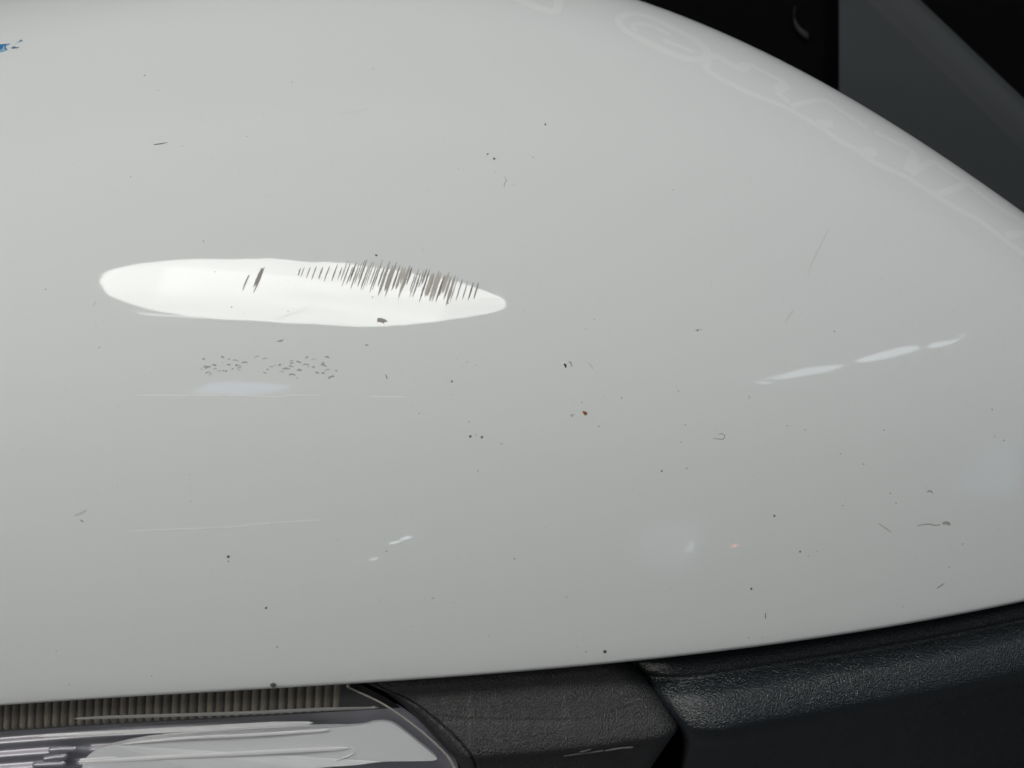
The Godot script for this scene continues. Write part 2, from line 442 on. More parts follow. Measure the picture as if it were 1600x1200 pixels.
# ---------------------------------------------------------------- lamps that the cap mirrors, plus an added side lamp
func lamp(called: String, label: String, category: String, group: String, at: Vector3, turn: Basis, outline: Array, bright: float, tone: Color):
	var o := thing(called, label, category, group)
	o.transform = Transform3D(tilt * turn, spot + tilt * (at * MM))
	var edge := PackedVector2Array(outline)
	if Geometry2D.is_polygon_clockwise(edge):
		edge.reverse()
	var lo := Vector2(1e9, 1e9)
	var hi := -lo
	for q in edge:
		lo = lo.min(q)
		hi = hi.max(q)
	var glow := StandardMaterial3D.new()
	glow.albedo_color = Color(0.8, 0.8, 0.8)
	glow.emission_enabled = true
	glow.emission = tone
	glow.emission_energy_multiplier = bright
	if bright > 10.0 and bright < 15.0:
		glow.emission_texture = diffuser()
		glow.emission_operator = BaseMaterial3D.EMISSION_OP_MULTIPLY
		glow.uv1_triplanar = true
		glow.uv1_scale = Vector3(0.35, 2.4, 1.0)
	var st := SurfaceTool.new()
	st.begin(Mesh.PRIMITIVE_TRIANGLES)
	st.set_normal(Vector3(0, 0, 1))
	var tri := Geometry2D.triangulate_polygon(edge)
	for k in range(0, tri.size(), 3):
		for i in [0, 2, 1]:
			var q: Vector2 = edge[tri[k + i]]
			st.add_vertex(Vector3(q.x, q.y, 0) * MM)
	add("glowing_panel", st.commit(), glow, o)
	# the housing behind the panel: a tray a little wider than it
	var c := (lo + hi) * 0.5
	st = SurfaceTool.new()
	st.begin(Mesh.PRIMITIVE_TRIANGLES)
	st.set_smooth_group(-1)
	var n := edge.size()
	for i in n:
		var a: Vector2 = edge[i]
		var b: Vector2 = edge[(i + 1) % n]
		var far := -60.0 - 4.0
		for q in [[a, -3.0], [b, far], [b, -3.0], [a, -3.0], [a, far], [b, far], [a, far], [c, far], [b, far]]:
			st.add_vertex(Vector3(q[0].x, q[0].y, q[1]) * MM)
	st.generate_normals()
	add("housing", st.commit(), look.case, o)
	if bright > 10.0:
		var l := AreaLight3D.new()
		l.name = "panel_light"
		l.area_size = (hi - lo) * MM * Vector2(0.7, 0.45)
		l.area_normalize_energy = true
		l.light_energy = 2.0 * l.area_size.x * l.area_size.y / PI
		l.light_color = tone
		l.shadow_enabled = true
		l.position = Vector3(c.x, c.y, 4.0) * MM
		l.rotation.y = PI
		o.add_child(l)


# ---------------------------------------------------------------- the wing mirror
func build_mirror():
	var mirror := thing("wing_mirror", "scuffed white car wing mirror with clear indicator lens and black textured housing", "wing mirror")
	mirror.transform = Transform3D(tilt, spot)
	var cap := add("mirror_cap", cap_shape(), look.white, mirror)
	cap.set_meta("label", "glossy white painted cap with a patch of grey scrapes")
	marks(cap)
	# inside of the mirror, seen only as the black gap under the cap
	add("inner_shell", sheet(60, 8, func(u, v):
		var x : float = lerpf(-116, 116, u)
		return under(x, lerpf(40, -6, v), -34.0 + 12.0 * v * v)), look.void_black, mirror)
	lower_housing(mirror)
	base(mirror)
	indicator(mirror)


func cap_shape() -> ArrayMesh:
	return sheet(280, 190, func(u, v):
		var x : float = lerpf(-165.0, 150.0, u)
		var b: float = low_y(x)
		var t: float = top_y(x)
		var ends: float = rounding(minf(x + 165.0, 150.0 - x), 22.0, 22.0, 2.0)
		var q: Vector3
		if v < 0.06:
			# the rim: a small radius, then a flange turned back
			var k: float = v / 0.06
			if k < 0.4:
				q = Vector3(x, b + 0.5 * (1.0 - k / 0.4), dome(x, b) - lerpf(8.0, 1.0, k / 0.4))
			else:
				var a: float = (k - 0.4) / 0.6 * PI / 2
				q = Vector3(x, b + 1.0 - 1.0 * cos(a), dome(x, b) - 1.0 + 1.0 * sin(a))
		elif v < 0.94:
			var s: float = (v - 0.06) / 0.88
			var y: float = b + 1.0 + (t - b - 1.0) * (1.0 - (1.0 - s) * (1.0 - s))
			q = Vector3(x, y, face(x, y))
		else:
			var k: float = (v - 0.94) / 0.06
			q = Vector3(x, t - 2.0 * k * k, face(x, t) - 26.0 * k)
		q.z -= ends
		return q)


func marks(cap: Node3D):
	# ghost of an outlined word along the top edge
	letter([[Vector2(-2.738, 83.59), Vector2(1.561, 81.457), Vector2(5.083, 79.384), Vector2(8.918, 77.687)], [Vector2(10.479, 84.038), Vector2(9.742, 80.272), Vector2(9.083, 77.426)]], [1.01, 1.01], cap)
	letter([[Vector2(22.523, 74.713), Vector2(22.459, 76.703), Vector2(25.026, 78.89), Vector2(29.069, 78.579), Vector2(33.288, 75.835), Vector2(37.362, 72.678), Vector2(39.733, 70.026), Vector2(40.148, 67.798), Vector2(38.391, 65.973), Vector2(35.04, 65.958), Vector2(30.884, 67.858), Vector2(26.289, 70.96), Vector2(23.473, 73.134), Vector2(22.523, 74.713)], [Vector2(25.992, 73.121), Vector2(25.153, 74.552), Vector2(26.908, 75.804), Vector2(30.192, 74.721), Vector2(32.855, 72.722)], [Vector2(31.052, 71.012), Vector2(34.463, 69.367), Vector2(37.17, 68.003)]], [0.898, 0.561, 0.561], cap)
	letter([[Vector2(38.921, 63.216), Vector2(40.236, 66.787), Vector2(42.043, 67.243), Vector2(44.029, 65.767), Vector2(46.135, 64.106)], [Vector2(46.183, 63.809), Vector2(48.717, 65.872)], [Vector2(48.863, 65.976), Vector2(51.736, 63.871), Vector2(55.896, 61.329)], [Vector2(55.973, 61.188), Vector2(52.987, 58.812)], [Vector2(52.951, 58.665), Vector2(55.05, 56.032)], [Vector2(38.896, 63.07), Vector2(41.429, 61.08), Vector2(46.89, 57.734), Vector2(54.142, 54.594)]], [0.898, 1.346, 0.673, 1.346, 0.673, 0.673], cap)
	letter([[Vector2(55.278, 55.103), Vector2(59.126, 56.559), Vector2(63.065, 57.619), Vector2(65.124, 56.466), Vector2(68.918, 53.289), Vector2(71.231, 51.172)], [Vector2(72.66, 50.338), Vector2(77.003, 48.219), Vector2(79.675, 46.908), Vector2(80.184, 45.437)], [Vector2(80.184, 45.437), Vector2(78.55, 43.304), Vector2(76.943, 41.169)], [Vector2(54.142, 54.594), Vector2(57.93, 52.034), Vector2(60.826, 50.028), Vector2(63.559, 47.414), Vector2(66.544, 45.795), Vector2(69.283, 43.263), Vector2(72.792, 41.429), Vector2(76.424, 39.922)], [Vector2(59.9, 51.299), Vector2(63.331, 51.238)], [Vector2(67.715, 44.844), Vector2(71.161, 45.329)]], [0.673, 0.673, 1.346, 0.673, 1.01, 1.234], cap)
	letter([[Vector2(77.598, 40.62), Vector2(80.407, 42.622), Vector2(84.514, 44.454), Vector2(86.426, 42.865), Vector2(90.536, 40.165)], [Vector2(90.294, 39.742), Vector2(83.954, 37.271), Vector2(80.635, 36.418)], [Vector2(76.424, 39.922), Vector2(81.245, 36.463), Vector2(85.703, 33.608), Vector2(89.379, 31.867)]], [0.673, 0.785, 0.673], cap)
	letter([[Vector2(90.65, 40.116), Vector2(93.356, 37.647), Vector2(96.216, 35.169), Vector2(101.722, 32.102), Vector2(106.201, 29.547)], [Vector2(89.379, 31.867), Vector2(92.241, 29.51), Vector2(96.104, 26.402), Vector2(100.466, 22.803)], [Vector2(95.044, 28.571), Vector2(100.171, 29.54)]], [0.673, 0.673, 0.898], cap)
	# scrapes through the paint, each a groove of its own, leaning the same way
	var upper := [Vector2(-36.793, 20.181), Vector2(-33.435, 20.395), Vector2(-28.986, 20.959), Vector2(-22.281, 21.055), Vector2(-17.787, 20.233), Vector2(-14.981, 19.419), Vector2(-11.084, 18.843), Vector2(-7.748, 18.041), Vector2(-4.645, 17.473)]
	var lower := [Vector2(-37.104, 18.441), Vector2(-33.236, 17.615), Vector2(-29.847, 16.913), Vector2(-24.799, 15.872), Vector2(-19.812, 15.409), Vector2(-16.485, 14.727), Vector2(-12.068, 13.824), Vector2(-9.88, 14.051), Vector2(-4.624, 15.304)]
	var x: float = upper[0].x
	var stop: float = upper[upper.size() - 1].x
	var clump := 0.0
	while x < stop:
		var s: float = (x - upper[0].x) / (stop - upper[0].x)
		var busy := clampf(minf((s - 0.16) / 0.1, (0.9 - s) / 0.1), 0.0, 1.0)
		if busy > 0.5 and dice.randf() < 0.12:
			clump = dice.randf_range(0.6, 1.7)
		clump -= 0.3
		var a: float = along(upper, x) + dice.randf_range(-0.9, 0.7) * lerpf(0.3, 1.0, busy)
		var b: float = along(lower, x - 1.2) + dice.randf_range(-0.6, 1.3) * lerpf(0.3, 1.0, busy)
		if dice.randf() < 0.22 and busy > 0.5:
			b = lerpf(b, a, dice.randf_range(0.2, 0.5))
		var lean := (a - b) * 0.28
		var line := []
		for k in 6:
			line.append(Vector2(x - lean, b).lerp(Vector2(x, a), k / 5.0) + Vector2(dice.randf_range(-0.02, 0.02), 0))
		var thick := clump > 0.0
		var wide := dice.randf_range(0.38, 0.6) if thick else dice.randf_range(0.15, 0.31)
		add("scratch", joined([ribbon(line, wide, 0.02 + 0.02 * dice.randf(), 0.9, 0.2)]), look["scrape%d" % (dice.randi_range(2, 3) if thick else dice.randi_range(0, 2))], cap)
		x += lerpf(0.95, 0.42, busy) * dice.randf_range(0.6, 1.5)
	for line in [[Vector2(-46.71, 16.199), Vector2(-46.288, 17.692), Vector2(-45.801, 19.079)], [Vector2(-44.841, 16.76), Vector2(-44.325, 18.487), Vector2(-43.697, 20.228)], [Vector2(-44.523, 16.988), Vector2(-44.098, 18.486), Vector2(-43.481, 20.343)], [Vector2(-44.746, 15.728), Vector2(-44.033, 17.791), Vector2(-43.208, 20.458)], [Vector2(-43.963, 18.253), Vector2(-43.711, 19.179), Vector2(-43.448, 19.993)]]:
		add("scratch", joined([ribbon(round_line(line, 4), dice.randf_range(0.2, 0.34), 0.03, 0.85, 0.2)]), look.scrape1, cap)
	stroke("hairline_mark", [Vector2(-67.578, 45.133), Vector2(-66.34, 45.232), Vector2(-64.895, 45.535)], 0.202, look.dark, cap)
	stroke("hairline_mark", [Vector2(-1.396, 37.795), Vector2(-1.044, 36.761), Vector2(-1.39, 36.243), Vector2(-1.386, 35.346)], 0.135, look.grey, cap)
	stroke("hairline_mark", [Vector2(42.556, -38.365), Vector2(42.573, -39.455)], 0.18, look.dark, cap)
	stroke("hairline_mark", [Vector2(-21.23, 1.612), Vector2(-20.938, 0.859)], 0.157, look.dark, cap)
	stroke("hairline_mark", [Vector2(33.849, -9.163), Vector2(34.727, -9.275), Vector2(35.611, -9.28), Vector2(35.855, -8.64), Vector2(35.31, -8.422), Vector2(34.643, -8.526)], 0.157, look.grey, cap)
	stroke("hairline_mark", [Vector2(62.586, -23.743), Vector2(63.509, -24.418), Vector2(65.018, -25.437)], 0.146, look.grey, cap)
	stroke("grime_streak", [Vector2(69.78, -24.472), Vector2(70.621, -24.276), Vector2(72.064, -24.206), Vector2(73.265, -24.459), Vector2(74.238, -24.266)], 0.224, look.grey, cap)
	stroke("grime_streak", [Vector2(74.483, -24.163), Vector2(75.336, -24.077), Vector2(76.059, -24.428)], 0.561, look.grey, cap)
	stroke("grime_streak", [Vector2(73.346, -35.401), Vector2(74.185, -34.878), Vector2(74.908, -34.462)], 0.247, look.grey, cap)
	stroke("grime_streak", [Vector2(71.758, -18.715), Vector2(72.37, -18.508), Vector2(72.956, -18.96)], 0.337, look.grey, cap)
	stroke("grime_streak", [Vector2(57.877, 28.47), Vector2(56.865, 26.568), Vector2(55.304, 24.065), Vector2(54.083, 22.094), Vector2(52.802, 19.429)], 0.381, look.faint2, cap)
	stroke("grime_streak", [Vector2(49.511, 12.94), Vector2(48.594, 11.896), Vector2(47.78, 10.63)], 0.359, look.faint2, cap)
	stroke("grime_streak", [Vector2(-32.925, 50.84), Vector2(-30.91, 51.395), Vector2(-29.108, 51.666), Vector2(-27.209, 52.231)], 0.561, look.veil, cap)
	stroke("grime_streak", [Vector2(40.394, -1.856), Vector2(40.467, -2.618)], 0.247, look.faint, cap)
	stroke("grime_streak", [Vector2(31.442, 9.157), Vector2(32.018, 9.384), Vector2(32.92, 9.39)], 0.224, look.faint, cap)
	stroke("chip_mark", [Vector2(8.761, 3.407), Vector2(9.028, 3.136), Vector2(9.077, 2.701)], 0.337, look.black, cap)
	stroke("chip_mark", [Vector2(9.526, 3.789), Vector2(9.957, 3.571), Vector2(10.056, 2.919)], 0.247, look.grey, cap)
	stroke("chip_mark", [Vector2(8.329, 3.57), Vector2(8.654, 3.57)], 0.292, look.pale, cap)
	stroke("chip_mark", [Vector2(12.786, 3.684), Vector2(13.319, 3.14), Vector2(13.741, 2.489)], 0.18, look.faint, cap)
	stroke("chip_mark", [Vector2(10.486, -5.136), Vector2(9.841, -5.241), Vector2(10.159, -5.561)], 0.18, look.grey, cap)
	stroke("rust_speck", [Vector2(11.836, -4.606), Vector2(12.209, -4.873), Vector2(12.528, -5.14)], 0.561, look.rust, cap)
	stroke("grime_streak", [Vector2(-23.927, 22.585), Vector2(-23.465, 22.348)], 0.292, look.dark, cap)
	stroke("grime_streak", [Vector2(6.204, 49.091), Vector2(6.314, 48.524)], 0.292, look.dark, cap)
	stroke("grime_streak", [Vector2(-39.955, 7.294), Vector2(-39.404, 7.293), Vector2(-38.867, 7.512)], 0.292, look.grey, cap)
	stroke("grime_streak", [Vector2(-24.925, 6.61), Vector2(-24.27, 6.555)], 0.247, look.grey, cap)
	stroke("grime_streak", [Vector2(-72.561, -22.789), Vector2(-71.867, -23.204)], 0.269, look.grey, cap)
	stroke("grime_streak", [Vector2(-73.605, -22.168), Vector2(-72.927, -21.943), Vector2(-71.916, -21.5), Vector2(-71.358, -21.171)], 0.393, look.faint, cap)
	stroke("hairline_mark", [Vector2(-40.548, 10.959), Vector2(-38.392, 11.847), Vector2(-36.227, 12.625), Vector2(-33.649, 13.855)], 0.18, look.silver, cap)
	stroke("hairline_mark", [Vector2(-6.046, 14.621), Vector2(-3.848, 14.512), Vector2(-1.76, 14.517)], 0.168, look.silver, cap)
	stroke("pale_glint_scratch", [Vector2(-63.903, -1.902), Vector2(-58.492, -1.896), Vector2(-51.807, -1.889), Vector2(-47.396, -1.831), Vector2(-42.999, -2.042), Vector2(-39.723, -2.147), Vector2(-37.02, -1.878), Vector2(-32.15, -1.875)], 0.168, look.pale, cap)  # white line painted in place of a thin reflected streak
	stroke("pale_glint_scratch", [Vector2(-24.073, -2.033), Vector2(-20.854, -2.139), Vector2(-17.535, -2.138)], 0.157, look.palefaint, cap)  # fainter end of the same painted reflection
	stroke("pale_glint_scratch", [Vector2(-64.292, -24.563), Vector2(-59.635, -24.28), Vector2(-53.054, -23.98), Vector2(-46.01, -23.587), Vector2(-43.323, -23.247), Vector2(-37.975, -22.785), Vector2(-31.597, -22.328)], 0.247, look.palefaint, cap)
	stroke("grime_streak", [Vector2(-72.996, 14.599), Vector2(-73.301, 13.45)], 0.18, look.faint, cap)
	flake("paint_flake", [Vector2(-110.694, 72.608), Vector2(-108.85, 72.612), Vector2(-107.933, 72.615), Vector2(-108.277, 72.003), Vector2(-108.182, 71.079), Vector2(-109.844, 70.692)], look.blue, cap)
	flake("paint_flake", [Vector2(-108.167, 72.453), Vector2(-107.337, 72.65), Vector2(-106.894, 72.331), Vector2(-107.723, 72.133), Vector2(-107.552, 71.384), Vector2(-106.678, 70.757), Vector2(-107.309, 70.816), Vector2(-107.946, 71.239)], look.blue, cap)
	flake("paint_flake", [Vector2(-109.844, 70.692), Vector2(-108.141, 70.984), Vector2(-106.638, 70.663), Vector2(-108.093, 70.166), Vector2(-109.434, 69.75)], look.bluepale, cap)
	flake("paint_flake", [Vector2(-106.288, 71.266), Vector2(-105.701, 71.668), Vector2(-104.954, 71.325), Vector2(-104.249, 71.443), Vector2(-104.523, 71.013), Vector2(-105.854, 70.953)], look.bluedark, cap)
	flake("paint_flake", [Vector2(-105.826, 72.322), Vector2(-105.317, 72.55), Vector2(-105.353, 72.277)], look.bluepale, cap)
	flake("paint_flake", [Vector2(-105.598, 72.855), Vector2(-104.973, 73.167), Vector2(-104.651, 72.765), Vector2(-105.2, 72.632)], look.bluepale, cap)
	flake("paint_flake", [Vector2(-105.131, 73.182), Vector2(-104.822, 73.526), Vector2(-104.183, 73.092), Vector2(-104.534, 72.847)], look.bluedark, cap)
	flake("paint_chip", [Vector2(-22.936, 11.25), Vector2(-22.279, 11.249), Vector2(-21.502, 10.969), Vector2(-21.161, 10.635), Vector2(-21.811, 10.469), Vector2(-21.802, 10.247), Vector2(-22.248, 10.47), Vector2(-23.018, 10.582)], look.scrape1, cap)
	flake("paint_chip", [Vector2(-40.159, -49.827), Vector2(-39.611, -49.541), Vector2(-39.082, -49.809), Vector2(-39.313, -50.256), Vector2(-39.644, -50.484), Vector2(-40.063, -50.159)], look.dark, cap)
	# pin-head specks of dirt
	var dirt := []
	for q in [Vector3(-73.297, 61.549, 0.182), Vector3(-3.288, 41.34, 0.263), Vector3(-4.474, 42.271, 0.202), Vector3(-10.086, 0.429, 0.202), Vector3(-6.901, -8.706, 0.242), Vector3(-4.991, -8.813, 0.242), Vector3(-40.511, -36.924, 0.232), Vector3(-46.821, -28.536, 0.263), Vector3(24.978, -14.517, 0.182), Vector3(40.078, -34.292, 0.202), Vector3(48.545, -28.264, 0.182), Vector3(44.139, -22.177, 0.202), Vector3(15.375, -44.321, 0.303), Vector3(32.011, 9.272, 0.222)]:
		dirt.append(round_blot(Vector2(q.x, q.y), q.z, 0.03))
	var specks := add("dirt_specks", joined(dirt), look.dark, cap)
	specks.set_meta("kind", "stuff")
	var fine := []
	for q in [Vector3(-42.871, 58.822, 0.121), Vector3(-27.216, 61.705, 0.121), Vector3(-42.743, 52.758, 0.101), Vector3(3.885, 41.672, 0.131), Vector3(-9.681, 39.191, 0.101), Vector3(-3.147, 38.697, 0.101), Vector3(0.347, 36.127, 0.101), Vector3(-54.758, 25.334, 0.151), Vector3(-82.882, 16.827, 0.151), Vector3(-71.292, 6.3, 0.162), Vector3(-59.045, 50.261, 0.101), Vector3(-55.647, 74.461, 0.101), Vector3(-70.69, 38.429, 0.131), Vector3(29.438, 35.396, 0.121), Vector3(-6.142, 3.125, 0.101), Vector3(-7.548, 3.666, 0.101), Vector3(14.158, 11.085, 0.101), Vector3(-5.947, -8.496, 0.121), Vector3(-1.804, -9.87, 0.121), Vector3(-7.131, -6.28, 0.131), Vector3(-15.451, -4.902, 0.121), Vector3(0.421, -28.7, 0.162), Vector3(-20.58, -27.404, 0.162), Vector3(-12.914, -35.171, 0.141), Vector3(8.959, -35.098, 0.131), Vector3(-5.6, -14.37, 0.121), Vector3(-38.8, -43.451, 0.162), Vector3(-46.818, -29.274, 0.162), Vector3(-53.375, -19.457, 0.101), Vector3(-60.346, -48.877, 0.131), Vector3(-75.045, -53.619, 0.101), Vector3(29.22, -14.128, 0.151), Vector3(18.416, -2.369, 0.151), Vector3(14.543, -7.058, 0.151), Vector3(11.696, -3.112, 0.121), Vector3(28.183, -1.192, 0.121), Vector3(29.195, -6.895, 0.121), Vector3(28.346, -9.771, 0.121), Vector3(56.695, 9.224, 0.162), Vector3(50.045, -7.867, 0.131), Vector3(46.899, -7.089, 0.131), Vector3(64.344, -7.974, 0.151), Vector3(56.154, -11.931, 0.121), Vector3(60.248, -13.718, 0.151), Vector3(85.412, -4.555, 0.172), Vector3(87.193, -9.991, 0.162), Vector3(85.466, -9.295, 0.131), Vector3(50.007, -28.946, 0.121), Vector3(51.595, -28.231, 0.121), Vector3(56.284, -20.685, 0.131), Vector3(64.96, -18.795, 0.151), Vector3(65.966, -20.449, 0.141), Vector3(78.326, -27.815, 0.151), Vector3(75.739, -31.715, 0.141), Vector3(67.059, -38.256, 0.121), Vector3(42.078, -42.616, 0.121), Vector3(12.284, -44.266, 0.151), Vector3(10.79, -43.373, 0.101), Vector3(39.747, -42.54, 0.131), Vector3(25.364, -44.759, 0.101), Vector3(-3.791, -41.487, 0.101), Vector3(-77.036, -45.118, 0.121), Vector3(-75.081, -50.994, 0.121), Vector3(-15.678, 23.517, 0.101), Vector3(-23.982, 14.961, 0.131), Vector3(-48.35, 13.246, 0.162), Vector3(-51.967, 19.6, 0.121), Vector3(-38.432, 12.408, 0.121), Vector3(-10.972, 13.824, 0.162), Vector3(-61.852, 44.678, 0.121), Vector3(-69.403, 57.71, 0.121), Vector3(-49.692, 46.451, 0.121)]:
		fine.append(round_blot(Vector2(q.x, q.y), q.z, 0.03))
	add("grey_specks", joined(fine), look.chip, cap).set_meta("kind", "stuff")
	var dust := []
	for k in 420:
		var px := dice.randf_range(-100, 98)
		var py : float = lerpf(low_y(px) + 2.0, top_y(px) - 8.0, dice.randf())
		dust.append(round_blot(Vector2(px, py), dice.randf_range(0.05, 0.12), 0.025))
	add("dust_specks", joined(dust), look.faint, cap).set_meta("kind", "stuff")
	# two flocks of small crescent chips under the highlight
	var flock := [Vector2(-47.162, 2.927), Vector2(-34.532, 2.698), Vector2(-44.968, 3.142), Vector2(-32.883, 2.372)]
	var chips := []
	for k in 58:
		var c: Vector2 = flock[0] if k % 2 else flock[1]
		var e := Vector2(dice.randfn(0, 3.4), dice.randfn(0, 0.95))
		e = e.clamp(Vector2(-5.5, -1.7), Vector2(6.5, 1.7))
		var r := dice.randf_range(0.08, 0.42)
		var tilted := dice.randf_range(-0.35, 0.5)
		var line := []
		for j in 5:
			var a : float = lerpf(0.15, PI - 0.15, j / 4.0)
			line.append(c + e + Vector2(cos(a) * r * 1.35, sin(a) * r * 0.6).rotated(tilted))
		chips.append(ribbon(line, dice.randf_range(0.10, 0.34), 0.025 + 0.0002 * k, 0.9, 0.4))
	add("stone_chips", joined(chips), look.chip, cap).set_meta("kind", "stuff")


func lower_housing(mirror: Node3D):
	var seam := flipped_x([Vector2(-24.407, 0.433), Vector2(-22.472, 1.842), Vector2(-17.11, 4.551), Vector2(-12.83, 7.523), Vector2(-8.767, 11.026), Vector2(-6.843, 13.31), Vector2(-6.095, 15.827), Vector2(-5.56, 22.285), Vector2(-5.56, 37.255)])
	var tip := flipped_x([Vector2(16.115, -0.215), Vector2(17.413, 0.88), Vector2(21.534, 3.56), Vector2(25.893, 8.13), Vector2(28.081, 11.188), Vector2(28.739, 12.777), Vector2(28.301, 14.13), Vector2(26.767, 17.403), Vector2(24.801, 21.486), Vector2(21.534, 29.185), Vector2(17.197, 39.443)])
	var glass := flipped_x([Vector2(-27.469, 0.954), Vector2(-21.52, 4.24), Vector2(-16.131, 8.364), Vector2(-12.042, 12.307), Vector2(-10.107, 14.813), Vector2(-9.032, 17.58), Vector2(-8.387, 22.467), Vector2(-8.172, 37.537)])
	var profile := [Vector2(-3, -10), Vector2(0.2, -7), Vector2(2.0, -4.6), Vector2(3.6, -4.5), Vector2(5.5, -3.7), Vector2(8, -2.6), Vector2(11, -1.25), Vector2(13.2, -0.7), Vector2(14.4, -1.4), Vector2(15.0, -2.0), Vector2(17, -3.4), Vector2(22, -6.5), Vector2(32, -13)]
	add("lower_housing", sheet(90, 120, func(u, v):
		var o : float = lerpf(30.0, -2.5, v)
		var a: float = along(seam, o)
		var b : float = along(tip, o)
		var x : float = lerpf(a, b, u)
		var z : float = along(profile, o) - rounding(b - x, 4.0, 4.0, 2.0) - 1.2 * clampf(1.0 - (b - x) / 14.0, 0.0, 1.0) - rounding(x - a, 0.5, 0.6, 2.0)
		return under(x, o, z)), look.plastic, mirror)
	add("lens_bezel", sheet(24, 110, func(u, v):
		var o : float = lerpf(30.0, -1.5, v)
		var a : float = along(glass, o)
		var b : float = along(seam, o)
		var bead: float = -4.0 * pow(1.0 - u, 1.6) - rounding(1.0 - u, 0.25, 0.7, 2.0)
		return under(lerpf(a, b, u), o, along(profile, o) + bead)), look.plastic, mirror)
	for line in [[Vector2(8.55, 15.084), Vector2(11.231, 14.913), Vector2(15.531, 14.699)], [Vector2(15.531, 14.806), Vector2(18.227, 14.551), Vector2(20.389, 14.676)], [Vector2(11.231, 14.485), Vector2(13.271, 14.043)]]:
		var p := round_line(line, 5)
		var q := p.map(func(w): return under(w.x, w.y, along(profile, w.y) + 0.05))
		add("scuff_mark", rod(q, dice.randf_range(0.08, 0.2), 0.4), look.scuffed, mirror)


func flipped_x(pts: Array) -> Array:
	# points (x, o) turned into a curve x(o)
	return flipped(pts)


func base(mirror: Node3D):
	var nose := flipped_x([Vector2(19.249, 1.144), Vector2(20.912, 3.295), Vector2(22.913, 5.488), Vector2(25.924, 9.347), Vector2(28.497, 12.954), Vector2(29.619, 16.403), Vector2(30.068, 20.879), Vector2(30.293, 43.019)])
	var profile := [Vector2(-3, -14), Vector2(0.6, -11), Vector2(2.0, -7.2), Vector2(3.0, -6.2), Vector2(4.2, -5.7), Vector2(5.0, -5.8), Vector2(6.0, -4.6), Vector2(7.4, -2.9), Vector2(9.5, -1.7), Vector2(11.8, -1.0), Vector2(13.2, -1.25), Vector2(15.0, -2.6), Vector2(16.6, -4.3), Vector2(19, -6.6), Vector2(26, -13.5), Vector2(40, -26), Vector2(70, -53)]
	add("mirror_base", sheet(140, 130, func(u, v):
		var o : float = lerpf(70.0, -2.5, pow(v, 0.45))
		var a : float = along(nose, o)
		var x : float = lerpf(a, 150.0, pow(u, 1.6))
		var z : float = along(profile, o) - rounding(x - a, 9.0, 5.5, 2.0) + 2.4 * exp(-pow((x - a) / 16.0, 2.0))
		z -= 0.3 * maxf(0.0, 12.5 - o) * exp(-pow((x - a) / 8.0, 2.0))
		return under(x, o, z)), look.base, mirror)


